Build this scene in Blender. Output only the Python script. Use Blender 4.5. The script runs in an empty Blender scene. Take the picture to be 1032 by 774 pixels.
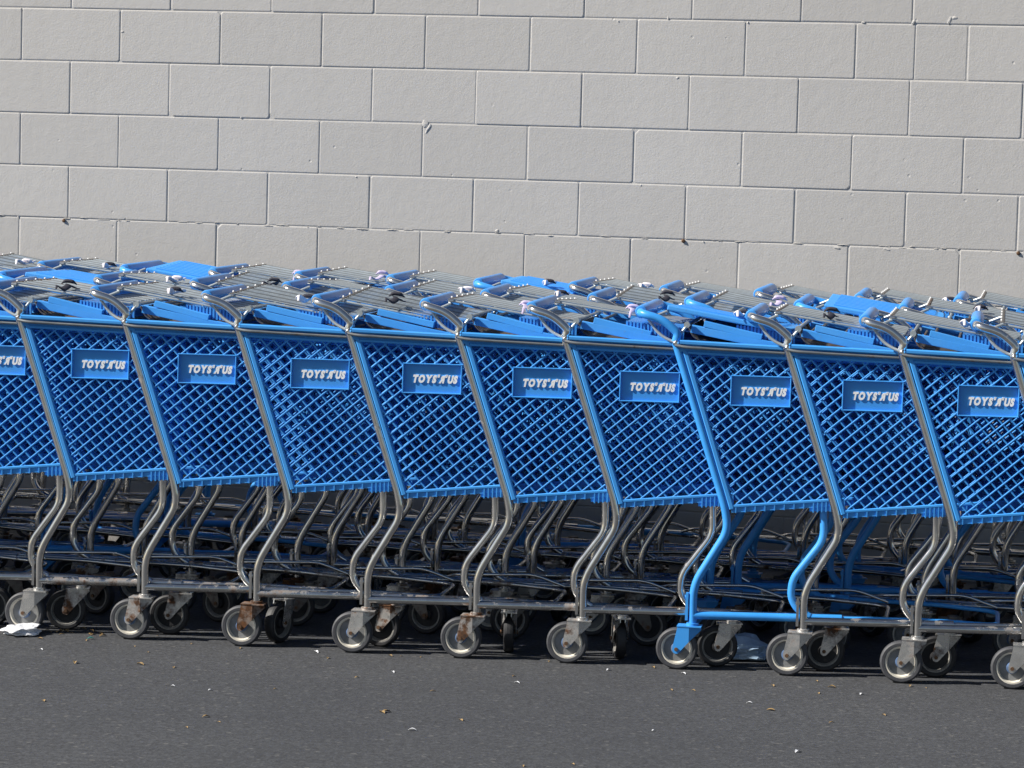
import bpy, bmesh, math, random
from mathutils import Vector, Matrix

random.seed(11)
sc = bpy.context.scene
COL = sc.collection
pi = math.pi

# ------------------------------------------------------------------ camera solve (metres)
F_PX, PITCH, ROLL, H = 3000.0, .0823, .0277, 1.573
YAW = .16236                       # the cart rows
EX = Vector((math.cos(YAW), -math.sin(YAW), 0))
EY = Vector((math.sin(YAW), math.cos(YAW), 0))
O0 = Vector((-.41679, 8.97758, 0))  # ground under one front-row post
WYAW = .2274                       # the wall
WE = Vector((math.cos(WYAW), -math.sin(WYAW), 0))
WN = Vector((math.sin(WYAW), math.cos(WYAW), 0))
OW = Vector((-.16574, 11.25778, 0))
L0Z = 2.0276                       # height of the course line used as origin

# ------------------------------------------------------------------ materials
def new_mat(name):
    m = bpy.data.materials.new(name); m.use_nodes = True
    nt = m.node_tree
    return m, nt, nt.nodes['Principled BSDF']

def nz(nt, scale, detail=4, rough=.6, coord=None, kind='Object'):
    tc = nt.nodes.new('ShaderNodeTexCoord')
    n = nt.nodes.new('ShaderNodeTexNoise')
    n.inputs['Scale'].default_value = scale
    n.inputs['Detail'].default_value = detail
    n.inputs['Roughness'].default_value = rough
    nt.links.new(tc.outputs[kind] if coord is None else coord, n.inputs['Vector'])
    return n

def ramp(nt, src, stops):
    r = nt.nodes.new('ShaderNodeValToRGB')
    el = r.color_ramp.elements
    while len(el) < len(stops): el.new(.5)
    for e, (p, c) in zip(el, stops):
        e.position = p; e.color = (*c, 1) if len(c) == 3 else c
    nt.links.new(src, r.inputs[0])
    return r

def mix(nt, fac, a, b, mode='MIX'):
    m = nt.nodes.new('ShaderNodeMix'); m.data_type = 'RGBA'; m.blend_type = mode
    for v, i in ((fac, 0), (a, 6), (b, 7)):
        if hasattr(v, 'is_linked'): nt.links.new(v, m.inputs[i])
        elif i == 0: m.inputs[0].default_value = v
        else: m.inputs[i].default_value = (*v, 1)
    return m.outputs[2]

def math_node(nt, op, a, b):
    m = nt.nodes.new('ShaderNodeMath'); m.operation = op
    for v, i in ((a, 0), (b, 1)):
        if hasattr(v, 'is_linked'): nt.links.new(v, m.inputs[i])
        else: m.inputs[i].default_value = v
    return m.outputs[0]

def bump(nt, b, height, strength, dist):
    n = nt.nodes.new('ShaderNodeBump')
    n.inputs['Strength'].default_value = strength
    n.inputs['Distance'].default_value = dist
    nt.links.new(height, n.inputs['Height'])
    nt.links.new(n.outputs[0], b.inputs['Normal'])

def rand_coord(nt):
    """object coordinates shifted by the object's own random number, so that no two copies wear alike"""
    tc = nt.nodes.new('ShaderNodeTexCoord'); oi = nt.nodes.new('ShaderNodeObjectInfo')
    cm = nt.nodes.new('ShaderNodeCombineXYZ')
    k = math_node(nt, 'MULTIPLY', oi.outputs['Random'], 37.0)
    for i in range(3): nt.links.new(k, cm.inputs[i])
    v = nt.nodes.new('ShaderNodeVectorMath'); v.operation = 'ADD'
    nt.links.new(tc.outputs['Object'], v.inputs[0]); nt.links.new(cm.outputs[0], v.inputs[1])
    return v.outputs[0], oi.outputs['Random']

def mat_plastic(name, c, c2, rough=.38):
    m, nt, b = new_mat(name)
    co, rnd = rand_coord(nt)
    n = nz(nt, 9, 5, .65, co)
    r = ramp(nt, n.outputs[0], [(.3, c2), (.62, c)])
    f = math_node(nt, 'MULTIPLY', rnd, .30)
    col = mix(nt, f, r.outputs[0], tuple(x*.78+.02 for x in c))
    d = nz(nt, 60, 4, .7, co)
    dm = ramp(nt, d.outputs[0], [(.60, (0, 0, 0)), (.80, (.4, .4, .4))])
    col = mix(nt, dm.outputs[0], col, (.16, .24, .36))
    fd = nz(nt, 3.5, 4, .6, co)                    # sun-faded, scuffed patches
    fm = ramp(nt, fd.outputs[0], [(.52, (0, 0, 0)), (.78, (.38, .38, .38))])
    col = mix(nt, fm.outputs[0], col, (.105, .37, .76))
    nt.links.new(col, b.inputs['Base Color'])
    rr = nt.nodes.new('ShaderNodeMapRange')
    rr.inputs['To Min'].default_value = rough-.08; rr.inputs['To Max'].default_value = rough+.18
    nt.links.new(n.outputs[0], rr.inputs[0]); nt.links.new(rr.outputs[0], b.inputs['Roughness'])
    b.inputs['IOR'].default_value = 1.48
    bump(nt, b, d.outputs[0], .12, .002)
    return m

def mat_chrome(name, base=(.78, .775, .76), rust_amt=.22, rough=.13, metal=.97):
    m, nt, b = new_mat(name)
    co, rnd = rand_coord(nt)
    n = nz(nt, 16, 6, .7, co)
    th = math_node(nt, 'ADD', n.outputs[0], math_node(nt, 'MULTIPLY', math_node(nt, 'SUBTRACT', rnd, .5), .16))
    rm = ramp(nt, th, [(.70-.22*rust_amt, (0, 0, 0)), (.86-.22*rust_amt, (1, 1, 1))])
    n2 = nz(nt, 55, 4, .6, co)
    rc = ramp(nt, n2.outputs[0], [(.35, (.030, .014, .007)), (.6, (.120, .048, .016)), (.75, (.23, .105, .032))])
    n3 = nz(nt, 30, 3, .6, co)
    cc = ramp(nt, n3.outputs[0], [(.3, tuple(x*.84 for x in base)), (.7, base)])
    nt.links.new(mix(nt, rm.outputs[0], cc.outputs[0], rc.outputs[0]), b.inputs['Base Color'])
    inv = math_node(nt, 'SUBTRACT', 1.0, rm.outputs[0])
    nt.links.new(math_node(nt, 'MULTIPLY', inv, metal), b.inputs['Metallic'])
    rr = math_node(nt, 'ADD', math_node(nt, 'MULTIPLY', n3.outputs[0], .16), rough-.07)
    rr = math_node(nt, 'ADD', rr, math_node(nt, 'MULTIPLY', rm.outputs[0], .5))
    nt.links.new(rr, b.inputs['Roughness'])
    bump(nt, b, n2.outputs[0], .05, .001)
    return m

def mat_simple(name, c, rough=.6, metallic=0, var=.25, scale=40, bmp=.2):
    m, nt, b = new_mat(name)
    co, rnd = rand_coord(nt)
    n = nz(nt, scale, 5, .65, co)
    r = ramp(nt, n.outputs[0], [(.3, tuple(x*(1-var) for x in c)), (.7, tuple(min(1, x*(1+var*.6)) for x in c))])
    nt.links.new(r.outputs[0], b.inputs['Base Color'])
    b.inputs['Roughness'].default_value = rough
    b.inputs['Metallic'].default_value = metallic
    if bmp: bump(nt, b, n.outputs[0], bmp, .002)
    return m

M = {}
M['blue'] = mat_plastic('blue plastic', (.048, .335, .830), (.040, .300, .770), .54)
M['plaque'] = mat_plastic('plaque blue plastic', (.050, .330, .830), (.045, .305, .79), .45)
M['paint'] = mat_plastic('blue enamel paint', (.046, .325, .820), (.038, .285, .75), .32)
M['grip'] = mat_plastic('blue handle plastic', (.045, .285, .740), (.036, .240, .660), .28)
M['chrome'] = mat_chrome('worn chrome tube')
M['rail'] = mat_chrome('worn chrome rail', (.60, .595, .58), .62, .18)
M['wire'] = mat_chrome('galvanised wire', (.52, .575, .60), .2, .40, .6)
M['wire_old'] = mat_chrome('old galvanised wire', (.27, .29, .30), .4, .45, .6)
M['zinc'] = mat_chrome('zinc fork', (.70, .695, .68), 1.0, .26, .8)
M['dull'] = mat_chrome('dull dark steel', (.20, .19, .18), .9, .45, .8)
M['rusty'] = mat_chrome('rusted fork', (.40, .34, .30), 1.75, .42)
M['tyre'] = mat_simple('grey rubber tyre', (.052, .054, .062), .62, 0, .3, 60)
M['shade_dark'] = mat_simple('shaded rubber wheel', (.022, .022, .025), .6, 0, .4, 60)  # shade on the front casters put into the wheel colour
M['shade_rim'] = mat_simple('shaded grey wheel rim', (.26, .25, .23), .55, 0, .4, 50)  # darker copy of the cream rim, shade put into its colour
M['rim'] = mat_simple('cream wheel plastic', (.66, .62, .53), .5, 0, .18, 50)
M['disc'] = mat_simple('blue grey wheel disc', (.20, .205, .21), .5, 0, .3, 45)
M['hub'] = mat_simple('blue wheel hub', (.10, .17, .32), .5, 0, .4, 50)
M['bolt'] = mat_simple('rusty bolt', (.16, .09, .05), .6, .5, .4, 90)
M['chromecap'] = mat_chrome('bolt cap', (.75, .73, .70), .05, .22)
M['white'] = mat_simple('white lettering', (.93, .93, .92), .45, 0, .03, 60, 0)
M['strap_white'] = mat_simple('white webbing', (.78, .74, .78), .8, 0, .2, 120)
M['strap_lilac'] = mat_simple('lilac webbing', (.50, .44, .62), .8, 0, .25, 120)
M['glint'] = mat_simple('white glint bead', (.80, .80, .80), .3, 0, .05, 60, 0)  # sun glints on the panel edge, put in as plain white
M['strap_dark'] = mat_simple('dark webbing', (.030, .030, .045), .8, 0, .3, 120)
M['leaf'] = mat_simple('dry leaf', (.30, .20, .085), .75, 0, .5, 90)
M['bag'] = mat_simple('thin white plastic', (.74, .75, .78), .35, 0, .08, 30)
M['bluebag'] = mat_simple('thin pale blue plastic', (.36, .50, .66), .35, 0, .12, 30)
M['teal'] = mat_simple('teal scrap', (.03, .30, .27), .5)

def mat_wall():
    m, nt, b = new_mat('painted block')
    tc = nt.nodes.new('ShaderNodeTexCoord')
    n1 = nz(nt, .9, 5, .6)
    r = ramp(nt, n1.outputs[0], [(.3, (.452, .436, .416)), (.7, (.502, .486, .465))])
    at = nt.nodes.new('ShaderNodeAttribute'); at.attribute_name = 'tone'; at.attribute_type = 'GEOMETRY'
    col = mix(nt, at.outputs['Fac'], r.outputs[0], (.427, .412, .392))
    # streaks and grime with a shape of their own
    mp = nt.nodes.new('ShaderNodeMapping'); mp.inputs['Scale'].default_value = (9, 9, .8)
    nt.links.new(tc.outputs['Object'], mp.inputs[0])
    st = nz(nt, 1.0, 5, .65, mp.outputs[0])
    sr = ramp(nt, st.outputs[0], [(.5, (0, 0, 0)), (.8, (.22, .22, .22))])
    col = mix(nt, sr.outputs[0], col, (.37, .355, .335))
    nt.links.new(col, b.inputs['Base Color'])
    b.inputs['Roughness'].default_value = .62
    a = nz(nt, 130, 5, .7); c = nz(nt, 26, 4, .55)
    v = nt.nodes.new('ShaderNodeTexVoronoi'); v.inputs['Scale'].default_value = 17
    nt.links.new(tc.outputs['Object'], v.inputs['Vector'])
    pit = ramp(nt, v.outputs['Distance'], [(.03, (0, 0, 0)), (.10, (1, 1, 1))])
    k = nz(nt, 2.6, 2, .5)
    km = ramp(nt, k.outputs[0], [(.55, (1, 1, 1)), (.62, (0, 0, 0))])
    pit = math_node(nt, 'MAXIMUM', pit.outputs[0], km.outputs[0])
    h = math_node(nt, 'ADD', math_node(nt, 'MULTIPLY', a.outputs[0], .45), math_node(nt, 'MULTIPLY', c.outputs[0], .55))
    h = math_node(nt, 'ADD', h, math_node(nt, 'MULTIPLY', pit, .7))
    bump(nt, b, h, .55, .0035)
    return m
M['wall'] = mat_wall()

def mat_asphalt():
    m, nt, b = new_mat('asphalt')
    tc = nt.nodes.new('ShaderNodeTexCoord')
    big = nz(nt, .7, 5, .6); mid = nz(nt, 6, 6, .7); fine = nz(nt, 150, 4, .8); grit = nz(nt, 48, 5, .8)
    r = ramp(nt, fine.outputs[0], [(.28, (.026, .0276, .0318)), (.52, (.0475, .0503, .0562)), (.76, (.083, .0872, .0955))])
    gm = ramp(nt, grit.outputs[0], [(.34, (.62, .62, .63)), (.52, (1.0, 1.0, 1.0)), (.70, (1.55, 1.54, 1.52))])
    col = mix(nt, 1.0, r.outputs[0], gm.outputs[0], 'MULTIPLY')
    v = nt.nodes.new('ShaderNodeTexVoronoi'); v.inputs['Scale'].default_value = 95
    nt.links.new(tc.outputs['Object'], v.inputs['Vector'])
    sp = nt.nodes.new('ShaderNodeSeparateColor'); nt.links.new(v.outputs['Color'], sp.inputs[0])
    sm = ramp(nt, sp.outputs[0], [(.970, (0, 0, 0)), (.990, (.45, .45, .45))])
    col = mix(nt, sm.outputs[0], col, (.15, .147, .14))
    dk = ramp(nt, sp.outputs[1], [(.92, (0, 0, 0)), (.95, (.4, .4, .4))])
    col = mix(nt, dk.outputs[0], col, (.018, .018, .020))
    br = ramp(nt, big.outputs[0], [(.3, (.86, .86, .87)), (.7, (1.10, 1.09, 1.07))])
    mr = ramp(nt, mid.outputs[0], [(.3, (.88, .88, .89)), (.7, (1.10, 1.10, 1.09))])
    col = mix(nt, 1.0, col, br.outputs[0], 'MULTIPLY'); col = mix(nt, 1.0, col, mr.outputs[0], 'MULTIPLY')
    nt.links.new(col, b.inputs['Base Color'])
    b.inputs['Roughness'].default_value = .85
    h = math_node(nt, 'ADD', grit.outputs[0], math_node(nt, 'MULTIPLY', v.outputs['Distance'], .8))
    bump(nt, b, h, .5, .0022)
    return m
M['asphalt'] = mat_asphalt()

# ------------------------------------------------------------------ mesh helpers
class MB:
    def __init__(s): s.v = []; s.f = []; s.mi = []; s.sm = []
    def add(s, verts, faces, mi=0, smooth=False):
        o = len(s.v); s.v += [tuple(p) for p in verts]
        for f in faces:
            s.f.append([i+o for i in f]); s.mi.append(mi); s.sm.append(smooth)
    def hexa(s, p, mi=0):
        """8 corners: 0-3 one end loop, 4-7 the other"""
        s.add(p, [(3, 2, 1, 0), (4, 5, 6, 7), (0, 1, 5, 4), (1, 2, 6, 5), (2, 3, 7, 6), (3, 0, 4, 7)], mi)
    def box(s, x0, x1, y0, y1, z0, z1, mi=0):
        s.hexa([(x0, y0, z0), (x1, y0, z0), (x1, y1, z0), (x0, y1, z0), (x0, y0, z1), (x1, y0, z1), (x1, y1, z1), (x0, y1, z1)], mi)
    def tube(s, pts, r, n=10, mi=0, fillet=0, closed=False, flat=None):
        pts = [Vector(p) for p in pts]
        if fillet: pts = round_path(pts, fillet)
        rings = []
        t = (pts[1]-pts[0]).normalized()
        up = Vector((0, 0, 1)) if abs(t.z) < .9 else Vector((0, 1, 0))
        nx = (up - t*up.dot(t)).normalized()
        for i, p in enumerate(pts):
            if i == 0: tt = t
            elif i == len(pts)-1: tt = (pts[i]-pts[i-1]).normalized()
            else: tt = ((pts[i+1]-p).normalized()+(p-pts[i-1]).normalized()).normalized()
            nx = (nx - tt*nx.dot(tt)).normalized(); ny = tt.cross(nx)
            rr = r if not callable(r) else r(i/(len(pts)-1))
            u_ = i/(len(pts)-1); kk = .3+.7*min(1, 5*u_, 5*(1-u_))
            a, b_ = (rr, rr) if flat is None else (flat[0]*kk, flat[1]*kk)
            rings.append([p + nx*(math.cos(2*pi*k/n)*a) + ny*(math.sin(2*pi*k/n)*b_) for k in range(n)])
        vs = [v for ring in rings for v in ring]
        fs = []
        for i in range(len(rings)-1):
            for k in range(n):
                fs.append((i*n+k, i*n+(k+1) % n, (i+1)*n+(k+1) % n, (i+1)*n+k))
        s.add(vs, fs, mi, True)
        s.add(rings[0], [tuple(range(n))[::-1]], mi); s.add(rings[-1], [tuple(range(n))], mi)
    def lathe_y(s, prof, cx, cz, n=28):
        """profile [(r, y, material of the strip that starts here)] about the y axis"""
        for (r0, y0, mi), (r1, y1, _) in zip(prof[:-1], prof[1:]):
            vs = []; fs = []
            for k in range(n):
                a = 2*pi*k/n
                vs += [(cx+math.cos(a)*r0, y0, cz+math.sin(a)*r0), (cx+math.cos(a)*r1, y1, cz+math.sin(a)*r1)]
            for k in range(n):
                j = (k+1) % n
                fs.append((2*k, 2*k+1, 2*j+1, 2*j))
            s.add(vs, fs, mi, True)
    def poly_y(s, poly, y0, y1, mi=0):
        n = len(poly)
        s.add([(x, y0, z) for x, z in poly]+[(x, y1, z) for x, z in poly],
              [tuple(range(n)), tuple(range(2*n-1, n-1, -1))]+[(i, n+i, n+(i+1) % n, (i+1) % n) for i in range(n)], mi)
    def mesh(s, name, mats, fix=True):
        me = bpy.data.meshes.new(name)
        me.from_pydata(s.v, [], s.f)
        for m in mats: me.materials.append(m)
        me.polygons.foreach_set('material_index', s.mi)
        me.polygons.foreach_set('use_smooth', s.sm)
        if fix:
            bm = bmesh.new(); bm.from_mesh(me)
            bmesh.ops.recalc_face_normals(bm, faces=bm.faces)
            bm.to_mesh(me); bm.free()
        me.update()
        return me

def round_path(pts, rad, seg=5):
    out = [pts[0]]
    for i in range(1, len(pts)-1):
        a, p, b = pts[i-1], pts[i], pts[i+1]
        d0 = (a-p); d1 = (b-p)
        c = min(rad, d0.length*.48, d1.length*.48)
        q0 = p+d0.normalized()*c; q1 = p+d1.normalized()*c
        for k in range(seg+1):
            t = k/seg
            out.append(q0*(1-t)**2+p*(2*t*(1-t))+q1*t*t)
    out.append(pts[-1])
    return out

def link(name, me, parent=None):
    o = bpy.data.objects.new(name, me); COL.objects.link(o)
    if parent is not None: o.parent = parent
    return o

def tag(o, label=None, cat=None, group=None, kind=None):
    if label: o['label'] = label
    if cat: o['category'] = cat
    if group: o['group'] = group
    if kind: o['kind'] = kind
    return o

# ------------------------------------------------------------------ the shopping cart (local: x forward, y away from the camera, z up)
HW = .258                                   # half width at the rear posts
def side_y(x, z): return .2665 - .13*(x+.078-.3364*(.981-z))
A_, B_, C_, D_ = (-.050, .958), (.106, .497), (.72, .556), (.82, .932)
QUAD = [A_, B_, C_, D_]
PX0, PX1, PZ0, PZ1 = .091, .266, .800, .888

def clip_line(p, d, quad):
    t0, t1 = -9, 9
    n = len(quad)
    cx = sum(q[0] for q in quad)/n; cz = sum(q[1] for q in quad)/n
    for i in range(n):
        a, b = quad[i], quad[(i+1) % n]
        nx, nz_ = -(b[1]-a[1]), b[0]-a[0]
        if (cx-a[0])*nx+(cz-a[1])*nz_ < 0: nx, nz_ = -nx, -nz_
        num = (a[0]-p[0])*nx+(a[1]-p[1])*nz_; den = d[0]*nx+d[1]*nz_
        if abs(den) < 1e-9:
            if num > 0: return None
            continue
        t = num/den
        if den > 0: t0 = max(t0, t)
        else: t1 = min(t1, t)
    return (t0, t1) if t1-t0 > .004 else None

def side_bar(mb, a, b, w, out, inn, s, mi=0, yfun=side_y, draft=0):
    """bar in the tilted side panel from a to b (x, z), half width w, from out to inn metres outwards;
    draft > 0 tapers the moulded rib towards its outer face"""
    if draft:
        d = Vector((b[0]-a[0], b[1]-a[1])).normalized(); n = Vector((-d.y, d.x))
        wf = w-draft; sec = [(wf, out), (-wf, out), (-w, out-draft*1.25), (-w, inn), (w, inn), (w, out-draft*1.25)]
        vs = []
        for q in (a, b):
            for k, off in sec:
                x = q[0]+n.x*k; z = q[1]+n.y*k
                vs.append((x, s*(yfun(x, z)+off), z))
        mb.add(vs, [(5, 4, 3, 2, 1, 0), (6, 7, 8, 9, 10, 11)]+[(i, (i+1) % 6, 6+(i+1) % 6, 6+i) for i in range(6)], mi)
        return
    d = Vector((b[0]-a[0], b[1]-a[1])).normalized(); n = Vector((-d.y, d.x))*w
    P = []
    for q in (a, b):
        for sg, off in ((1, out), (-1, out), (-1, inn), (1, inn)):
            x = q[0]+n.x*sg; z = q[1]+n.y*sg
            P.append((x, s*(yfun(x, z)+off), z))
    mb.hexa(P, mi)

def lattice(mb, quad, ang, gap, w, out, inn, s, phase=0, hole=None, yfun=side_y):
    d = (math.cos(ang), math.sin(ang)); n = (-d[1], d[0])
    ks = [q[0]*n[0]+q[1]*n[1] for q in quad]
    k = math.floor(min(ks)/gap)*gap+phase
    while k < max(ks):
        p = (n[0]*k, n[1]*k)
        c = clip_line(p, d, quad)
        if c:
            segs = [c]
            if hole:
                h = clip_line(p, d, hole)
                if h: segs = [(c[0], h[0]), (h[1], c[1])]
            for t0, t1 in segs:
                if t1-t0 > .004:
                    side_bar(mb, (p[0]+d[0]*t0, p[1]+d[1]*t0), (p[0]+d[0]*t1, p[1]+d[1]*t1), w, out, inn, s, 0, yfun, w*(.55 if ang > 0 else .25))
        k += gap

def lerp2(a, b, t): return (a[0]+(b[0]-a[0])*t, a[1]+(b[1]-a[1])*t)

def build_basket():
    mb = MB()
    for s in (-1, 1):
        hole = [(PX0, PZ0), (PX1, PZ0), (PX1, PZ1), (PX0, PZ1)] if s < 0 else None
        lattice(mb, QUAD, math.radians(40.5), .0276, .0023, .0005, -.0240, s, .004, hole)
        lattice(mb, QUAD, math.radians(-47.5), .0272, .0023, -.0006, -.0228, s, .009, hole)
        # rear edge bar, bottom edge bar, front edge bar
        side_bar(mb, (-.0485, .9585), (.1065, .492), .0085, .0040, -.020, s, draft=.004)
        side_bar(mb, (.098, .4985), (.725, .558), .0045, .0028, -.016, s, draft=.002)
        side_bar(mb, (.72, .553), (.822, .94), .008, .003, -.018, s)
        # rim: top lip, band, lower lip (the lip rolls outwards)
        r0, r1 = (-.064, .9835), (.835, .9565)
        dz = lambda p, k: (p[0], p[1]+k)
        side_bar(mb, r0, r1, .0065, .0155, -.004, s, draft=.003)
        side_bar(mb, dz(r0, -.0155), dz(r1, -.0155), .0125, .0022, -.003, s)
        side_bar(mb, (-.040, r0[1]-.0300), dz(r1, -.0300), .0045, .0085, -.0035, s, draft=.0025)
        # skirt under the bottom edge, with teeth, and the ribbed strut socket
        side_bar(mb, (.104, .4875), (.72, .5460), .0078, -.0015, -.012, s)
        x = .118
        while x < .70:
            z = .4985+(x-.098)*.0949
            deep = .335 < x < .405
            side_bar(mb, (x, z-.003), (x, z-(.034 if deep else .0205)), .0018, .0022, -.013, s)
            x += .0285 if not deep else .0125
        zb = .4985+(.370-.098)*.0949
        side_bar(mb, (.334, zb-.021), (.404, zb-.018), .0125, -.004, -.030, s)
    # front panel (lattice between the front edge bars), bottom grid
    yf = lambda y, z: 0
    for ang, o_, ph in ((.72, .001, 0), (-.78, -.001, .01)):
        d = (math.cos(ang), math.sin(ang)); n = (-d[1], d[0])
        quad = [(-.172, .556), (.172, .556), (.150, .935), (-.150, .935)]
        k = -1.2
        while k < 1.2:
            p = (n[0]*k, n[1]*k); c = clip_line(p, d, quad)
            if c:
                e = []
                for t in c:
                    y = p[0]+d[0]*t; z = p[1]+d[1]*t; e.append((y, z))
                (ya, za), (yb, zb2) = e
                P = []
                for (y, z) in e:
                    xx = .72+(z-.556)*.266+o_
                    for sg, dx in ((1, .004), (-1, .004), (-1, -.007), (1, -.007)):
                        P.append((xx+dx, y+n[0]*.0028*sg, z+n[1]*.0028*sg))
                mb.hexa(P)
            k += .032
    mb.hexa([(.820, -.157, .950), (.836, -.157, .950), (.836, -.157, .963), (.820, -.157, .963),
             (.820, .157, .950), (.836, .157, .950), (.836, .157, .963), (.820, .157, .963)])
    for i in range(21):
        x = .125+i*.029; z = .4925+(x-.098)*.0949; y = side_y(x, z)-.013
        mb.box(x-.003, x+.003, -y, y, z-.004, z+.006)
    for j in range(11):
        f = -1+2*(j+.5)/11
        P = []
        for x in (.112, .716):
            z = .4945+(x-.098)*.0949; y = (side_y(x, z)-.02)*f
            P += [(x, y-.003, z-.0045), (x, y+.003, z-.0045), (x, y+.003, z+.0045), (x, y-.003, z+.0045)]
        mb.hexa(P)
    return mb.mesh('basket', [M['blue']])

def build_plaque():
    mb = MB(); s = -1
    cz = (PZ0+PZ1)/2; cx = (PX0+PX1)/2
    side_bar(mb, (PX0+.001, cz), (PX1-.001, cz), (PZ1-PZ0)/2-.001, -.0080, -.0120, s)      # sunk back plate
    w = .0018
    side_bar(mb, (PX0-w, PZ1), (PX1+w, PZ1), w, .0024, -.0110, s, draft=.0010)
    side_bar(mb, (PX0-w, PZ0), (PX1+w, PZ0), w, .0024, -.0110, s, draft=.0010)
    side_bar(mb, (PX0, PZ0+w), (PX0, PZ1-w), w, .0022, -.0110, s, draft=.0010)
    side_bar(mb, (PX1, PZ0+w), (PX1, PZ1-w), w, .0022, -.0110, s, draft=.0010)
    return mb.mesh('sign_plaque', [M['plaque']])

def glyph(ch, size, off, shear):
    cu = bpy.data.curves.new('glyph', 'FONT')
    cu.body = ch; cu.size = size; cu.offset = off; cu.shear = 0; cu.resolution_u = 3
    ob = bpy.data.objects.new('glyph', cu); COL.objects.link(ob)
    dg = bpy.context.evaluated_depsgraph_get()
    me = bpy.data.meshes.new_from_object(ob.evaluated_get(dg))
    vs = [(v.co.x, v.co.y) for v in me.vertices]; fs = [tuple(p.vertices) for p in me.polygons]
    bpy.data.objects.remove(ob); bpy.data.meshes.remove(me); bpy.data.curves.remove(cu)
    return vs, fs

def build_lettering():
    """TOYS"(reversed R)"US in fat slanted white capitals"""
    out = MB(); pen = 0; items = []
    size = 1.0
    for ch, scale, dy, gap in (('T', 1, 0, .07), ('O', 1, 0, .07), ('Y', 1, 0, .06), ('S', 1, 0, .07), ('"', .75, .22, .03),
                               ('R', .95, 0, .03), ('"', .75, .22, .12), ('U', 1, 0, .05), ('S', 1, 0, 0)):
        vs, fs = glyph(ch, size, .066, 0)
        x0 = min(v[0] for v in vs); x1 = max(v[0] for v in vs)
        if ch == 'R': vs = [(x1+x0-v[0], v[1]) for v in vs]; fs = [f[::-1] for f in fs]
        vs = [((v[0]-x0)*scale*1.05+pen, v[1]*scale+dy) for v in vs]
        pen += (x1-x0)*scale*1.05+gap
        items.append((vs, fs))
    y1 = max(v[1] for vs, _ in items for v in vs); y0 = min(v[1] for vs, _ in items for v in vs)
    W, Hh = .134, .0262
    for vs, fs in items:
        P3 = []
        for off in (-.0048, -.0084):
            for x, y in vs:
                u = PX0+.0265+x/pen*W+(y-y0)/(y1-y0)*.0045
                z = PZ0+.0300+(y-y0)/(y1-y0)*Hh
                P3.append((u, -(side_y(u, z)+off), z))
        out.add(P3[:len(vs)], fs)
        # rim of every glyph so that the letters stand proud
        cnt = {}
        for f in fs:
            for a, b in zip(f, f[1:]+f[:1]):
                key = (min(a, b), max(a, b)); cnt[key] = cnt.get(key, 0)+1
        n = len(vs)
        out.add(P3, [(a, b, b+n, a+n) for (a, b), c in cnt.items() if c == 1])
    return out.mesh('lettering', [M['white']])

POST = [(-.078, .981), (.0865, .492), (.0965, .425), (-.002, .256), (0, .133)]
def build_post(s, m):
    mb = MB(); y = s*HW
    mb.tube([(x, y, z) for x, z in POST], .0122, 12, 0, .045)
    return mb.mesh('post', [m])
def build_handle(m):
    mb = MB(); y = HW
    side = [(-.0785, .983), (-.0715, 1.008), (-.118, 1.0475), (-.190, 1.0655)]
    L = round_path([Vector((x, -y, z)) for x, z in side]+[Vector((x, y, z)) for x, z in side[::-1]], .038, 6)
    mb.tube(L, .0125, 12, 0)
    return mb.mesh('push_handle', [m])
def build_grip():
    mb = MB()
    mb.tube([(-.190, -.212, 1.0655), (-.190, -.205, 1.0655), (-.190, .205, 1.0655), (-.190, .212, 1.0655)], lambda t: .0198 if .02 < t < .98 else .0165, 14)
    return mb.mesh('grip', [M['grip']])
def build_cap():
    mb = MB()
    for s in (-1, 1):
        mb.tube([(-.076, s*(HW+.010), .9795), (-.076, s*(HW+.0155), .9795), (-.076, s*(HW+.019), .9795)], lambda t: (.0095, .0095, .005)[round(t*2)], 10)
    return mb.mesh('bolt_cap', [M['chromecap']])
def build_rim_rod(s):
    mb = MB(); pts = [(-.0765, s*(HW+.017), .9735), (-.040, s*(.2785), .9685)]
    for x in (.02, .4, .80): pts.append((x, s*(side_y(x, .96)+.0105), .9685-.030*(x+.045)))
    mb.tube(pts, .0046, 8, 0, .02)
    return mb.mesh('rim_rod', [M['wire_old']])
def build_base(m):
    mb = MB()
    a = [(0, -HW, .165), (.90, -.135, .172)]
    for s in (-1, 1):
        mb.tube([(0, s*HW, .165), (.30, s*.217, .1673), (.44, s*.198, .1685)], .0122, 12)
    mb.tube([(.43, -.1994, .1685), (.70, -.162, .172), (.90, -.135, .163), (.90, .135, .163), (.70, .162, .172), (.43, .1994, .1685)], .0070, 10, 0, .05)
    return mb.mesh('base_frame', [m])
def build_rack():
    mb = MB()
    mb.tube([(.50, .192, .176), (.55, .115, .200), (.80, .11, .212), (.898, .11, .180)], .0050, 8, 0, .03)
    return mb.mesh('lower_rack', [M['chrome']])
def build_strut(s, m):
    mb = MB(); y = s*.212
    mb.tube([(.375, s*.209, .502), (.376, s*.209, .478), (.3795, y, .405), (.290, y, .282), (.287, y, .226), (.310, y, .190), (.345, s*.2120, .1715)], .0115, 12, 0, .03)
    return mb.mesh('strut', [m])
def build_bracket(s, m):
    mb = MB(); y = s*HW
    mb.box(-.0225, -.0145, y-.010, y+.010, .150, .232)
    mb.tube([(-.0255, y, .219), (-.0125, y, .219)], .0065, 8)
    return mb.mesh('bracket', [m])
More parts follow.
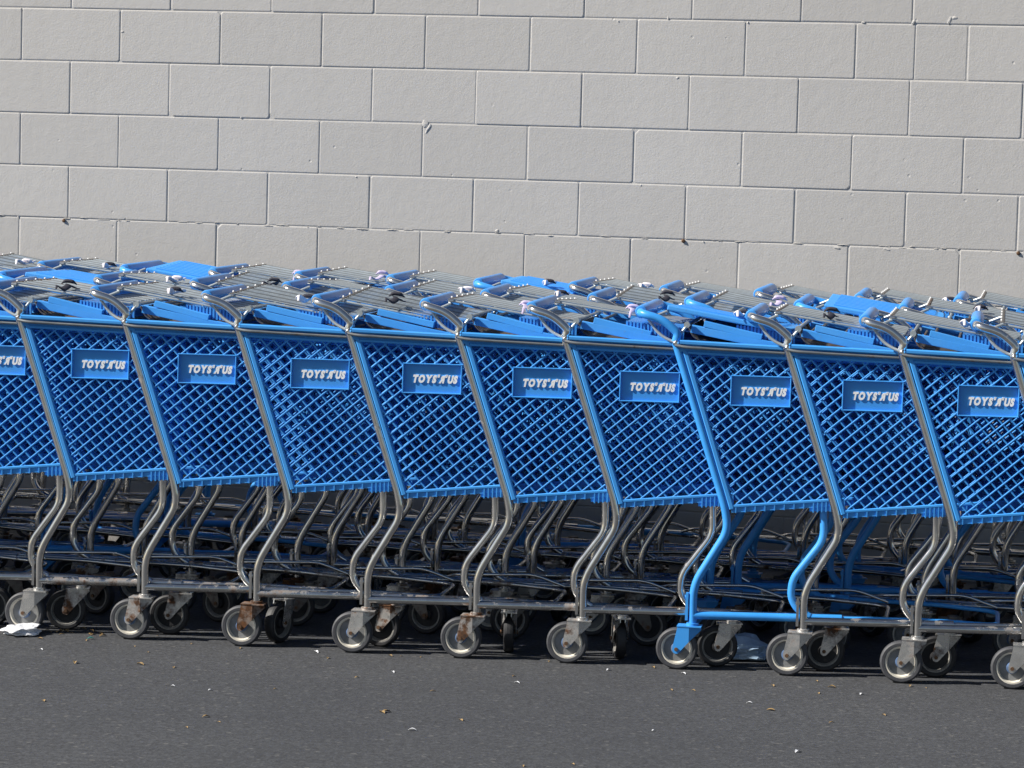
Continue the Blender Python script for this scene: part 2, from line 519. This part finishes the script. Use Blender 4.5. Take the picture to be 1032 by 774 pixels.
def build_fork(m):
    """pivot at the origin, axle trailing towards -x, ground at z = -.131"""
    mb = MB(); g = -.131
    poly = [(-.043, .131), (-.0081, .131), (-.0081, .0863), (-.034, .056), (-.040, .0505), (-.047, .0495), (-.053, .053), (-.056, .060), (-.056, .068)]
    for s in (-1, 1):
        mb.poly_y([(x, z+g) for x, z in poly], s*.0205, s*.0235)
        P = [(-.0079, .131), (.026, .131), (.027, .122), (-.0079, .0865)]           # the folded-back rear flange
        k = lambda x: (x+.0079)*.42
        vs_ = [(x, s*(.0235-k(x)), z+g) for x, z in P]+[(x, s*(.0205-k(x)), z+g) for x, z in P]
        mb.add(vs_, [(0, 1, 2, 3), (7, 6, 5, 4), (0, 4, 5, 1), (1, 5, 6, 2), (2, 6, 7, 3), (3, 7, 4, 0)])
    mb.box(-.045, .028, -.0250, .0250, .1312+g, .1345+g)
    mb.tube([(0, 0, .1326+g), (0, 0, .142+g)], .019, 14)
    mb.tube([(-.045, -.027, .063+g), (-.045, .027, .063+g)], .0058, 8, 1)
    return mb.mesh('caster', [m, M['bolt']])
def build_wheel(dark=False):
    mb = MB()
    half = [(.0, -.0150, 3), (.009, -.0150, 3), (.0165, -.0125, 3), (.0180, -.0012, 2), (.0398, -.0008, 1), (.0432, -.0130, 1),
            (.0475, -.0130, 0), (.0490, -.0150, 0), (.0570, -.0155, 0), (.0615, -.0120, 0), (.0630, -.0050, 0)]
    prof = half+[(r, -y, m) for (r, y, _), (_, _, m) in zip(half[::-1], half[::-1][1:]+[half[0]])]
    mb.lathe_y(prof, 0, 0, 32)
    return mb.mesh('wheel', [M['shade_dark'], M['shade_rim'], M['shade_dark'], M['shade_dark']] if dark else [M['tyre'], M['rim'], M['disc'], M['hub']])  # dark set: front caster wheels with the shade in their colours

PANEL = ((-.112, 1.076), (.262, 1.0265))
def panel_z(x): return PANEL[0][1]+(x-PANEL[0][0])*(PANEL[1][1]-PANEL[0][1])/(PANEL[1][0]-PANEL[0][0])
def build_wire_panel():
    mb = MB(); x0, x1 = PANEL[0][0], PANEL[1][0]
    Y = .208
    mb.tube([(x0, -Y, panel_z(x0)), (x0, Y, panel_z(x0)), (x1, Y-.02, panel_z(x1)), (x1, -Y+.02, panel_z(x1)), (x0, -Y, panel_z(x0)), (x0, -Y+.03, panel_z(x0))], .0040, 8, 0, .006)
    n = 14
    mb.tube([(x0-.002, -Y, panel_z(x0)+.002), (x0-.002, Y, panel_z(x0)+.002)], .0070, 8, 2)
    for i in range(n):
        y = -Y+2*Y*(i+.5)/n; f = (Y-.02)/Y
        mb.tube([(x0+.005, y, panel_z(x0)+.0055), (x1, y*f, panel_z(x1)+.0055)], .0021, 6, 4 if i % 3 == 1 else 0)
    for x in (.02, .15):
        mb.tube([(x, -Y+.008, panel_z(x)-.0005), (x, Y-.008, panel_z(x)-.0005)], .0032, 6)
    for i in range(1, n, 3):                       # white beads: sun glints at the rod ends, put into colour
        y = -Y+2*Y*(i+.5)/n
        mb.tube([(x0-.0085, y, panel_z(x0)+.0080), (x0-.0045, y, panel_z(x0)+.0080)], .0046, 8, 3)
    mb.tube([(x0-.008, -Y, panel_z(x0)), (x0+.008, -Y, panel_z(x0))], .0075, 8, 1)
    return mb.mesh('wire_panel', [M['wire'], M['chromecap'], M['dull'], M['glint'], M['wire_old']])
def slab(mb, p0, p1, t, y0, y1, mi=0):
    """sloping slab between (x, z) points of its top face"""
    d = Vector((p1[0]-p0[0], p1[1]-p0[1])).normalized(); n = Vector((-d.y, d.x))
    P = []
    for y in (y0, y1):
        P += [(p0[0]+n.x*a, y, p0[1]+n.y*a) if q == 0 else (p1[0]+n.x*a, y, p1[1]+n.y*a) for q, a in ((0, -t), (1, -t), (1, 0), (0, 0))]
    mb.hexa(P, mi)
def finish_bevel(me, w):
    bm = bmesh.new(); bm.from_mesh(me)
    bmesh.ops.bevel(bm, geom=bm.edges[:], offset=w, segments=2, affect='EDGES', profile=.6)
    bm.to_mesh(me); bm.free(); return me
def build_plastic_panel():
    mb = MB(); a, b = PANEL
    slab(mb, (a[0], a[1]+.004), (b[0], b[1]+.004), .016, -.205, .205)
    me = finish_bevel(mb.mesh('plastic_panel', [M['blue']]), .004)
    mb2 = MB()
    for i in range(9):
        y = -.17+.34*i/8
        slab(mb2, (a[0]+.03, panel_z(a[0]+.03)+.009), (b[0]-.03, panel_z(b[0]-.03)+.009), .007, y-.009, y+.009)
    bm = bmesh.new(); bm.from_mesh(me); bm.from_mesh(mb2.mesh('ribs', [M['blue']])); bm.to_mesh(me); bm.free()
    return me
def build_seat_back():
    mb = MB()
    for y in (-.203, .190): slab(mb, (.002, 1.045), (.176, 1.0105), .0185, y-.011, y+.011)
    me = finish_bevel(mb.mesh('seat_back', [M['blue']]), .0015)
    mb2 = MB()
    for x in (.015, .085, .158): mb2.tube([(x, -.195, 1.0355-(x-.002)*.198), (x, .182, 1.0355-(x-.002)*.198)], .0045, 8, 1)
    bm = bmesh.new(); bm.from_mesh(me); bm.from_mesh(mb2.mesh('rods', [M['blue'], M['dull']])); bm.to_mesh(me); bm.free()
    me.materials.append(M['dull'])
    return me
def build_seat_flap():
    mb = MB()
    for y in (-.201, .201): slab(mb, (-.036, 1.0315), (.300, .9745), .0235, y-.013, y+.013)
    me = finish_bevel(mb.mesh('seat_flap', [M['blue']]), .0016)
    mb2 = MB()
    for x in (-.02, .06, .14, .22, .285): mb2.tube([(x, -.19, 1.019-(x+.036)*.17), (x, .19, 1.019-(x+.036)*.17)], .0045, 8, 1)
    bm = bmesh.new(); bm.from_mesh(me); bm.from_mesh(mb2.mesh('rods', [M['blue'], M['dull']])); bm.to_mesh(me); bm.free()
    me.materials.append(M['dull'])
    return me
def build_seat_plate():
    """ribbed plastic plate under the front half of the top panel"""
    mb = MB()
    slab(mb, (.095, 1.0345), (.272, 1.0185), .006, -.190, .190)
    for i in range(17):
        x = .099+i*.0106; z = 1.0345-(x-.095)*.0904
        for y in (-.1935, .1935): mb.box(x-.0030, x+.0030, y-.003, y+.003, z-.032, z+.003)
    slab(mb, (.095, 1.0285), (.272, 1.0125), .024, -.1905, -.1860); slab(mb, (.095, 1.0285), (.272, 1.0125), .024, .1860, .1905)
    return mb.mesh('seat_plate', [M['grip']])
def build_gate():
    """the wire rear gate, pushed up under the seat by the next cart"""
    mb = MB()
    for i in range(14):
        y = -.195+.39*i/13
        mb.tube([(-.048, y, 1.026), (-.030, y, .990), (.24, y, .945)], .0030, 6, 0, .02)
    for x in (-.02, .07, .16):
        z = .990-(x+.03)*.1667-.006
        mb.tube([(x, -.205, z), (x, .205, z)], .0032, 6)
    return mb.mesh('rear_gate', [M['dull']])
def build_hinge():
    mb = MB()
    mb.tube([(-.048, -.243, 1.034), (-.048, .243, 1.034)], .005, 8)
    for s in (-1, 1):
        mb.tube([(-.048, s*.221, 1.034), (-.048, s*.247, 1.034)], .0095, 10)
        mb.tube([(-.076, s*.243, .988), (-.064, s*.243, 1.010), (-.048, s*.243, 1.030)], .0048, 8, 0, .02)
        # wire loop under the handle arm
        mb.tube([(-.165, s*.236, 1.046), (-.135, s*.240, 1.008), (-.112, s*.244, .992), (-.078, s*.248, .979)], .0048, 8, 0, .03)
        mb.tube([(-.165, s*.236, 1.046), (-.112, s*.212, 1.070)], .0048, 8)
    return mb.mesh('hinge_rod', [M['wire']])

def build_strap(kind, seed):
    rnd = random.Random(seed); mb = MB()
    pts = []; n = 26
    bx = rnd.uniform(.02, .11); k = rnd.uniform(6, 10); ph = rnd.uniform(0, 6)
    y0, y1 = -.216, rnd.uniform(-.12, .02)
    for i in range(n):
        t = i/(n-1); y = y0+(y1-y0)*t
        x = bx+.007*math.sin(k*t+ph)+.02*t
        z = panel_z(x)+.012+.018*abs(math.sin(4.2*t+ph*.5))*(.4+.6*(1-t))
        if i == 0: z -= .014
        pts.append((x, y, z))
    mb.tube(pts, .01, 8, 0, 0, flat=(.0030, .0105))
    x, y, z = pts[n//2]
    mb.tube([(x-.022, y, z+.004), (x-.010, y, z+.013), (x+.012, y+.004, z+.012), (x+.026, y+.006, z+.002)], .01, 8, 1, .01, flat=(.006, .010))
    a = {'white': 'strap_white', 'lilac': 'strap_lilac', 'dark': 'strap_dark'}[kind]
    b = 'strap_dark' if rnd.random() < .6 else a
    return mb.mesh('seat_strap', [M[a], M[b]])

ME = {}
ME['basket'] = build_basket(); ME['plaque'] = build_plaque(); ME['lettering'] = build_lettering()
for key, m, rail in (('chrome', M['chrome'], M['rail']), ('blue', M['paint'], M['paint'])):
    for s in (-1, 1):
        ME['post', key, s] = build_post(s, m); ME['strut', key, s] = build_strut(s, m); ME['bracket', key, s] = build_bracket(s, m)
    ME['handle', key] = build_handle(m); ME['base', key] = build_base(rail)
ME['fork', 'zinc'] = build_fork(M['zinc']); ME['fork', 'dull'] = build_fork(M['dull']); ME['fork', 'rusty'] = build_fork(M['rusty']); ME['fork', 'blue'] = build_fork(M['paint'])
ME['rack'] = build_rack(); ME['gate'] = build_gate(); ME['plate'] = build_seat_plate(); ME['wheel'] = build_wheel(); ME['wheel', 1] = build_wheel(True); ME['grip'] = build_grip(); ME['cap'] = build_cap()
ME['rim', -1] = build_rim_rod(-1); ME['rim', 1] = build_rim_rod(1)
ME['wire'] = build_wire_panel(); ME['panel'] = build_plastic_panel()
ME['back'] = build_seat_back(); ME['flap'] = build_seat_flap(); ME['hinge'] = build_hinge()
STRAPS = [build_strap(k, i) for i, k in enumerate(('white', 'dark', 'lilac', 'white', 'white', 'lilac', 'white', 'dark'))]

GROUP = 'shopping carts nested in three rows along the wall'
def cart(lx, ly, label, frame='chrome', panel='wire', strap=None, fork='zinc', swivel=(0, 0, 180, 180), jit=0.0, plaque=True):
    """lx, ly: the near rear post's foot in row coordinates"""
    root = bpy.data.objects.new('shopping_cart', None); COL.objects.link(root)
    P = O0+EX*lx+EY*(ly+HW)
    root.location = P; root.rotation_euler = (0, 0, -YAW+jit); root.empty_display_size = .2
    tag(root, label, 'shopping cart', GROUP)
    link('basket', ME['basket'], root)
    if plaque:
        p = link('sign_plaque', ME['plaque'], root); link('lettering', ME['lettering'], p)
    for s in (-1, 1):
        link('post', ME['post', frame, s], root); link('strut', ME['strut', frame, s], root)
        link('bracket', ME['bracket', frame, s], root); link('rim_rod', ME['rim', s], root)
    h = link('push_handle', ME['handle', frame], root); link('grip', ME['grip'], h); link('bolt_cap', ME['cap'], h)
    link('base_frame', ME['base', frame], root)
    link('lower_rack', ME['rack'], root)
    for k, (x, y) in enumerate(((0, -HW), (0, HW), (.765, -.145), (.765, .145))):
        c = link('caster', ME['fork', ('blue' if frame == 'blue' else fork) if k < 2 else ('zinc' if k == 2 else 'dull')], root)
        if k < 2 and fork == 'rusty': c['label'] = 'caster with a rust brown fork'
        c.location = (x, y, .131); c.rotation_euler = (0, 0, math.radians(swivel[k]))
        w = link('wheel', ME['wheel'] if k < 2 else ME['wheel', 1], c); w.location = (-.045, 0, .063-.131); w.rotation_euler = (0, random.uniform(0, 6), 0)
    def tilted(o, px, pz, ry, rx):
        m = Matrix.Translation((px, 0, pz)) @ Matrix.Rotation(ry, 4, 'Y') @ Matrix.Rotation(rx, 4, 'X') @ Matrix.Translation((-px, 0, -pz))
        o.location = m.to_translation(); o.rotation_euler = m.to_euler()
    tr = random.Random(round(lx*1000)+round(ly*100))
    tilted(link('wire_panel' if panel == 'wire' else 'plastic_panel', ME['wire' if panel == 'wire' else 'panel'], root), -.112, 1.076, tr.uniform(-.01, .03), tr.uniform(-.05, .05))
    tilted(link('seat_back', ME['back'], root), .0, 1.045, tr.uniform(-.01, .03), tr.uniform(-.012, .012)); tilted(link('seat_flap', ME['flap'], root), -.036, 1.02, tr.uniform(-.006, .02), tr.uniform(-.008, .008))
    link('rear_gate', ME['gate'], root); link('seat_plate', ME['plate'], root); link('hinge_rod', ME['hinge'], root)
    if strap is not None: link('seat_strap', STRAPS[strap], root)
    return root

ORD = ['first', 'second', 'third', 'fourth', 'fifth', 'sixth', 'seventh', 'eighth', 'ninth', 'tenth', 'eleventh', 'twelfth', 'thirteenth', 'fourteenth']
# front row: foot of the near post along the row, from the wheels' contact points, and how far each stands out of line
FR = [(-2.145, .0), (-1.815, .012), (-1.483, .017), (-1.138, -.002), (-.781, -.013), (-.434, -.018), (-.100, -.007), (.223, .011), (.555, .014), (.886, .010), (1.225, -.008), (1.548, -.003)]
# relative to the row origin O0 (the fourth wheel's post)
SH = .434
fr_labels = [
 'front row shopping cart nested deepest at the left, almost wholly outside the picture',
 'front row cart cut off at the left edge, only its basket side and sign showing',
 'front row cart with a crumpled white plastic bag under its rear wheel',
 'front row cart directly right of the cart with the white bag at its wheel',
 'front row cart with a rust brown caster fork and steel posts',
 'front row cart directly right of the one with the rust brown caster fork',
 'front row steel cart, second to the left of the blue-painted frame',
 'front row steel cart with lightly rusted fork, directly left of the blue-painted frame',
 'front row cart with blue-painted posts, rail and caster fork',
 'front row steel cart directly right of the blue-painted frame, wheels rusty',
 'front row steel cart, second to the right of the blue-painted frame',
 'cart cut off at the right picture edge, only its handle, rear post and wheel showing']
fr_strap = [None, None, 1, 4, 0, 1, 2, 2, 0, 1, 0, 3]
fr_fork = ['zinc', 'zinc', 'zinc', 'zinc', 'rusty', 'zinc', 'zinc', 'zinc', 'zinc', 'zinc', 'zinc', 'zinc']
fr_sw = [(0, 0, 12, -20), (0, 5, 4, 160), (0, 10, 70, 20), (0, 0, -8, 170), (0, 8, -82, 10), (0, 0, -75, 190), (0, 0, 15, 0), (0, 0, 5, 30), (0, 0, 8, 0), (0, 0, -6, 10), (0, 0, 5, 0), (0, 0, 0, 0)]
for i, (a, p) in enumerate(FR):
    cart(a+SH, p, fr_labels[i], 'blue' if i == 8 else 'chrome', 'panel' if i == 8 else 'wire', fr_strap[i], fr_fork[i], fr_sw[i], random.uniform(-.006, .006))
# the rows run on past the left edge of the picture: these only shade the ones in view
BEY = 'shopping cart of the nested rows, standing outside the picture beyond its left edge'
for r_, (xs, yy) in enumerate((([-2.145+SH-.333*k for k in range(1, 5)], 0.0), ([.080-7*.333-.333*k for k in range(1, 5)], .67), ([.262-8*.3285-.3285*k for k in range(1, 4)], 1.60))):
    for x in xs: cart(x, yy, BEY, plaque=False)['group'] = 'carts beyond the left edge of the picture'
# middle and back rows
rnd = random.Random(5)
out_n = {}; in_n = {}
for row, (n0, n1, x0, dx, y0, tilt, blues, word) in enumerate(((-7, 5, .080, .333, .670, .004, {-4: 1, 3: 0, 4: 1}, 'middle'), (-8, 5, .262, .3285, 1.400, .045, {-4: 1, 0: 1}, 'back'))):
    for q, k in enumerate(range(n0, n1+1)):
        x = x0+k*dx+rnd.uniform(-.014, .014)
        bl = k in blues
        kind = 'blue frame' if bl else 'steel frame'
        if bl and blues[k]: kind += ' and blue top panel'
        ex_ = O0+EX*(x-.19)+EY*(y0-tilt*x*1.6)
        if 516+F_PX*ex_.x/ex_.y < 4:
            out_n[word] = out_n.get(word, 0)+1
            lab = f'{word} row cart with {kind}, {ORD[q]} in its row'
        else:
            in_n[word] = in_n.get(word, 0)+1
            lab = f'{word} row cart with {kind}, {ORD[in_n[word]-1]} from the left'
        cart(x, y0-tilt*x*1.6+rnd.uniform(-.02, .02), lab, 'blue' if bl else 'chrome', 'panel' if bl and blues[k] else 'wire',
             rnd.choice([None, None, None, 0, 1, 2, 3, 4, 5, 7]), rnd.choice(['zinc', 'zinc', 'rusty']),
             (rnd.uniform(-25, 25), rnd.uniform(-25, 25), rnd.uniform(-80, 80), rnd.uniform(-80, 80)), rnd.uniform(-.012, .012)-tilt*.5, plaque=False)

# ------------------------------------------------------------------ block wall
def build_wall():
    bm = bmesh.new(); tone = bm.faces.layers.float.new('tone')
    BW, BH = .4064, .2032
    rw = random.Random(3)
    def quad(pts, t=0.0):
        f = bm.faces.new([bm.verts.new(p) for p in pts]); f[tone] = t; return f
    rows = range(-13, 11)                       # L index of the top line of each course (z = L0Z - L*BH)
    def block(xa, xb, z0, z1, inl, inr, inb, int_, dy, t):
        g = .0030
        cs = [rw.choice([.002, .003, .003, .004, .004, .006]) if rw.random() > .035 else rw.uniform(.010, .020) for _ in range(4)]
        def ring(e, y):
            a, b_, c, d = xa+inl+e, xb-inr-e, z0+inb+e, z1-int_-e
            return [(a+cs[0], y, c), (b_-cs[1], y, c), (b_, y, c+cs[1]), (b_, y, d-cs[2]), (b_-cs[2], y, d), (a+cs[3], y, d), (a, y, d-cs[3]), (a, y, c+cs[0])]
        tx, tz = rw.uniform(-.0025, .0025), rw.uniform(-.003, .003)
        def tilt(r): return [(x, y+dy+(x-(xa+xb)/2)*tx+(z-(z0+z1)/2)*tz, z) for x, y, z in r]
        lv = [[bm.verts.new(p) for p in tilt(ring(g*1.3, 0))], [bm.verts.new(p) for p in tilt(ring(g*.45, .0006))], [bm.verts.new(p) for p in tilt(ring(0, .0018))], [bm.verts.new(p) for p in ring(0, .018)]]
        f = bm.faces.new(lv[0]); f[tone] = t
        for A, B in zip(lv[:-1], lv[1:]):
            for i in range(8):
                f = bm.faces.new((A[i], B[i], B[(i+1) % 8], A[(i+1) % 8])); f[tone] = t
    for L in range(-6, 10):
        z1 = L0Z-L*BH; z0 = z1-BH
        sh = 0 if L % 2 == 0 else .5
        for u in range(-18, 30):
            xa = (u+sh-4.5)*BW+rw.uniform(-.001, .001); xb = (u+sh+1-4.5)*BW
            j = .0018
            rag = .0016
            dy = rw.uniform(-.0008, .0008); t = rw.random()*.8
            ib = rag if L == 3 else j; it = rag if L == 4 else j
            if L == 0 and u == 8:               # one block is two halves with a hairline joint
                xm = xa+(xb-xa)*.53
                block(xa, xm, z0, z1, j, .0006, ib, it, dy, t); block(xm, xb, z0, z1, .0006, j, ib, it, dy+.0005, t)
            else:
                block(xa, xb, z0, z1, rw.uniform(.0006, .0028), rw.uniform(.0004, .0024), ib+rw.uniform(-.0006, .0006), it+rw.uniform(-.0006, .0006), dy, t)
    # mortar sheet behind the block faces and the body of the wall
    X0, X1, Zt = (-18-4.5)*BW, (30-4.5)*BW, L0Z+6*BH
    quad([(X0, .0023, 0), (X1, .0023, 0), (X1, .0023, Zt), (X0, .0023, Zt)], .3)
    for a, b_ in (((X0, X1, .24, .24), None),):
        quad([(X1, .24, 0), (X0, .24, 0), (X0, .24, Zt), (X1, .24, Zt)], .3)
    quad([(X0, .0023, Zt), (X1, .0023, Zt), (X1, .24, Zt), (X0, .24, Zt)], .3)
    quad([(X0, .24, 0), (X0, .0023, 0), (X0, .0023, Zt), (X0, .24, Zt)], .3)
    quad([(X1, .0023, 0), (X1, .24, 0), (X1, .24, Zt), (X1, .0023, Zt)], .3)
    # ragged smears of mortar along one joint and a few drips
    zj = L0Z-4*BH
    x = -2.6
    while x < 2.6:
        w = rw.uniform(.008, .05); h = rw.uniform(.0015, .0045); d = rw.uniform(.0008, .0035)
        if rw.random() < .62:
            n = 9; zc = zj+rw.uniform(-.004, .003)
            top = [bm.verts.new((x+w*i/(n-1), -d*math.sin(pi*i/(n-1))*rw.uniform(.5, 1.2)-.0003, zc+h*math.sin(pi*i/(n-1))*rw.uniform(.3, .9))) for i in range(n)]
            hi = [bm.verts.new((v.co.x, .003, v.co.z+.002)) for v in top]
            lo = [bm.verts.new((v.co.x, .003, zc-h*rw.uniform(.5, 1.3)-.001)) for v in top]
            for i in range(n-1):
                for A, B in ((hi, top), (top, lo)):
                    f = bm.faces.new((A[i], A[i+1], B[i+1], B[i])); f[tone] = .2
        x += w+rw.uniform(.0, .05)
    # chips, dabs of filler and scrapes beside the joints
    dabs = [(4.02, 2.02, .012, .016), (4.05, 2.10, .006, .02), (8.83, -.08, .005, .016), (8.87, -.12, .010, .006), (8.51, -.03, .006, .010), (1.02, .42, .007, .005), (7.9, 4.05, .012, .004), (8.35, 4.04, .015, .004)]
    for _ in range(16):
        u_ = rw.uniform(-1, 10); dabs.append((u_, rw.choice([0, 1, 2, 3, 4])+rw.uniform(-.06, .06), rw.uniform(.002, .008), rw.uniform(.002, .006)))
    for u_, L_, rx, rz in dabs:
        mt = Matrix.Translation(((u_-4.5)*BW, .0002, L0Z-L_*BH)) @ Matrix.Rotation(rw.uniform(-.6, .6), 4, 'Y') @ Matrix.Diagonal((rx, .0026, rz, 1))
        g_ = bmesh.ops.create_icosphere(bm, subdivisions=2, radius=1, matrix=mt)
        for v in g_['verts']: v.co += Vector((rw.uniform(-1, 1)*rx*.18, rw.uniform(-1, 1)*.0005, rw.uniform(-1, 1)*rz*.18))
    for f in bm.faces: f.smooth = False
    me = bpy.data.meshes.new('block_wall'); bmesh.ops.recalc_face_normals(bm, faces=bm.faces)
    bm.to_mesh(me); bm.free(); me.materials.append(M['wall'])
    return me
wall = link('block_wall', build_wall())
wall.location = OW; wall.rotation_euler = (0, 0, -WYAW)
tag(wall, 'light grey painted concrete block wall standing behind the carts', 'wall')
# two rusty screw stubs left in a joint
for u, dz in ((6.49, -.004), (.46, -.010), (9.52, -.006)):
    mb = MB()
    mb.tube([(0, .004, 0), (0, -.003, 0), (.001, -.007, .001)], lambda t: (.0045, .0075, .004)[round(t*2)], 8)
    a = link('screw_stub', mb.mesh('screw_stub', [M['bolt']]), wall)
    a.location = ((u-4.5)*.4064, 0, L0Z-4*.2032+dz)

# ------------------------------------------------------------------ ground
mb = MB(); n = 1
S = 400
mb.add([(-S, -S, 0), (S, -S, 0), (S, S, 0), (-S, S, 0)], [(0, 1, 2, 3)])
gr = link('ground', mb.mesh('ground', [M['asphalt']]))
tag(gr, 'dark grey asphalt of the car park', 'ground', None, 'structure')

# ------------------------------------------------------------------ litter
def crumple(name, mats, rx, ry, rz, seed, fold=.35):
    bm = bmesh.new(); bmesh.ops.create_icosphere(bm, subdivisions=4, radius=1)
    r_ = random.Random(seed)
    from mathutils import noise
    off = Vector((seed*3.1, seed*1.7, 0))
    for v in bm.verts:
        d = v.co.normalized()
        k = 1+fold*noise.noise(d*1.6+off)*1.6+fold*.6*abs(noise.noise(d*4.2+off))+fold*.3*abs(noise.noise(d*9+off))
        v.co = Vector((d.x*rx*k, d.y*ry*k, max(.0, d.z*rz*k+rz*.62)))
    me = bpy.data.meshes.new(name); bm.to_mesh(me); bm.free()
    for m in mats: me.materials.append(m)
    return me
def put(o, lx, ly, rz=0, z=0.003):
    o.location = O0+EX*lx+EY*ly+Vector((0, 0, z)); o.rotation_euler = (0, 0, rz-YAW)
b = link('plastic_bag', crumple('plastic_bag', [M['bag']], .052, .05, .018, 4)); put(b, -1.09, -.035, .2)
tag(b, 'crumpled white plastic bag on the asphalt at a front wheel', 'bag')
b = link('plastic_bag', crumple('plastic_bag', [M['bluebag']], .10, .07, .035, 9)); put(b, 1.10, .27, .1)
tag(b, 'pale blue plastic bag lying in the shade under the carts', 'bag')

def leaf_mesh(seed):
    r_ = random.Random(seed); mb = MB()
    L = r_.uniform(.008, .016); W = L*r_.uniform(.25, .5); c = r_.uniform(.1, .35)*L
    n = 6; top = []
    for i in range(n+1):
        t = i/n; w = W*math.sin(pi*min(1, t*.94+.03))**.8; zz = c*math.sin(pi*t)
        top.append([(-L+2*L*t, -w, zz+abs(w)*.6), (-L+2*L*t, 0, zz), (-L+2*L*t, w, zz+abs(w)*.5)])
    vs = [p for row in top for p in row]; m = len(vs)
    vs += [(x, y, z-.0006) for x, y, z in vs]
    fs = []
    for i in range(n):
        for j in range(2):
            a = i*3+j; fs += [(a, a+1, a+4, a+3), (m+a+3, m+a+4, m+a+1, m+a)]
    rimv = [0, 1, 2]+[3*i+2 for i in range(1, n+1)]+[3*n+1, 3*n]+[3*i for i in range(n-1, 0, -1)]
    for a, b_ in zip(rimv, rimv[1:]+rimv[:1]): fs.append((b_, a, m+a, m+b_))
    mb.add(vs, fs)
    return mb.mesh('dry_leaf', [M['leaf']])
LEAVES = [leaf_mesh(i) for i in range(6)]
PAPER = leaf_mesh(61); PAPER.materials[0] = M['bag']
lr = random.Random(8)
spots = []
for i in range(16): spots.append((lr.gauss(-.93, .06), lr.gauss(.03, .03)))         # drift beside the first wheel
for i in range(40): spots.append((lr.uniform(-1.3, 1.75), -.06-1.5*lr.random()**1.6))  # scattered over the open asphalt
for i in range(12): spots.append((lr.uniform(-1.2, 1.7), lr.uniform(-.06, .08)))
for i, (x, y) in enumerate(spots):
    o = link('dry_leaf', LEAVES[i % 6]); put(o, x, y, lr.uniform(0, 6.3), .0012)
    s = lr.uniform(.45, 1.05) if y < -.06 else lr.uniform(.45, .95)
    o.scale = (s, s, s)
    tag(o, 'small curled tan scrap of dry leaf lying on the asphalt', 'leaf', 'dry leaf scraps scattered on the asphalt')
for i in range(14):
    o = link('paper_scrap', PAPER); put(o, lr.uniform(-1.35, 1.7), -.05-1.2*lr.random()**1.5, lr.uniform(0, 6.3), .0012)
    k = lr.uniform(.5, 1.0); o.scale = (k, k, k)
    tag(o, 'tiny pale scrap of paper lying flat on the asphalt', 'litter', 'pale paper scraps scattered on the asphalt')
o = link('foil_scrap', leaf_mesh(44)); o.data.materials[0] = M['teal']; put(o, -.86, -.055, .3)
tag(o, 'tiny teal scrap of wrapper beside the drift of dry leaves', 'litter')

# ------------------------------------------------------------------ light
sun_v = (EX*-.744+EY*-.275+Vector((0, 0, .61))).normalized()
el = math.asin(sun_v.z); rot = math.atan2(sun_v.x, sun_v.y)
w = bpy.data.worlds.new('World'); sc.world = w; w.use_nodes = True
nt = w.node_tree; sky = nt.nodes.new('ShaderNodeTexSky'); sky.sky_type = 'NISHITA'; sky.sun_disc = False
sky.sun_elevation = el; sky.sun_rotation = rot % (2*pi); sky.air_density = 1.0; sky.dust_density = 1.0; sky.ozone_density = 1.0
nt.links.new(sky.outputs[0], nt.nodes['Background'].inputs[0]); nt.nodes['Background'].inputs[1].default_value = .05
ld = bpy.data.lights.new('sun', 'SUN'); ld.energy = 5.0; ld.angle = math.radians(.53); ld.color = (1, .95, .87)
lo = bpy.data.objects.new('sun', ld); COL.objects.link(lo)
lo.rotation_euler = sun_v.to_track_quat('Z', 'Y').to_euler(); lo.location = (-6, 2, 9)

# ------------------------------------------------------------------ camera
cp, sp = math.cos(PITCH), math.sin(PITCH); cr, sr = math.cos(ROLL), math.sin(ROLL)
Rx = Matrix(((1, 0, 0), (0, cp, -sp), (0, sp, cp))); Rz = Matrix(((cr, -sr, 0), (sr, cr, 0), (0, 0, 1)))
R = Rz @ Rx
row = lambda i: Vector((R[i][0], R[i][2], -R[i][1]))
right, up, back = row(0), -row(1), -row(2)
cd = bpy.data.cameras.new('camera'); co = bpy.data.objects.new('camera', cd); COL.objects.link(co)
mw = Matrix.Identity(4)
for i in range(3): mw[i][0], mw[i][1], mw[i][2] = right[i], up[i], back[i]
mw[2][3] = H
co.matrix_world = mw
cd.sensor_width = 36; cd.lens = F_PX/1032*36; cd.clip_start = .1; cd.clip_end = 2000
sc.camera = co

vs = sc.view_settings
vs.view_transform = 'Standard'; vs.look = 'None'; vs.exposure = .63; vs.gamma = 1; vs.use_curve_mapping = False
sc.cycles.max_bounces = 8
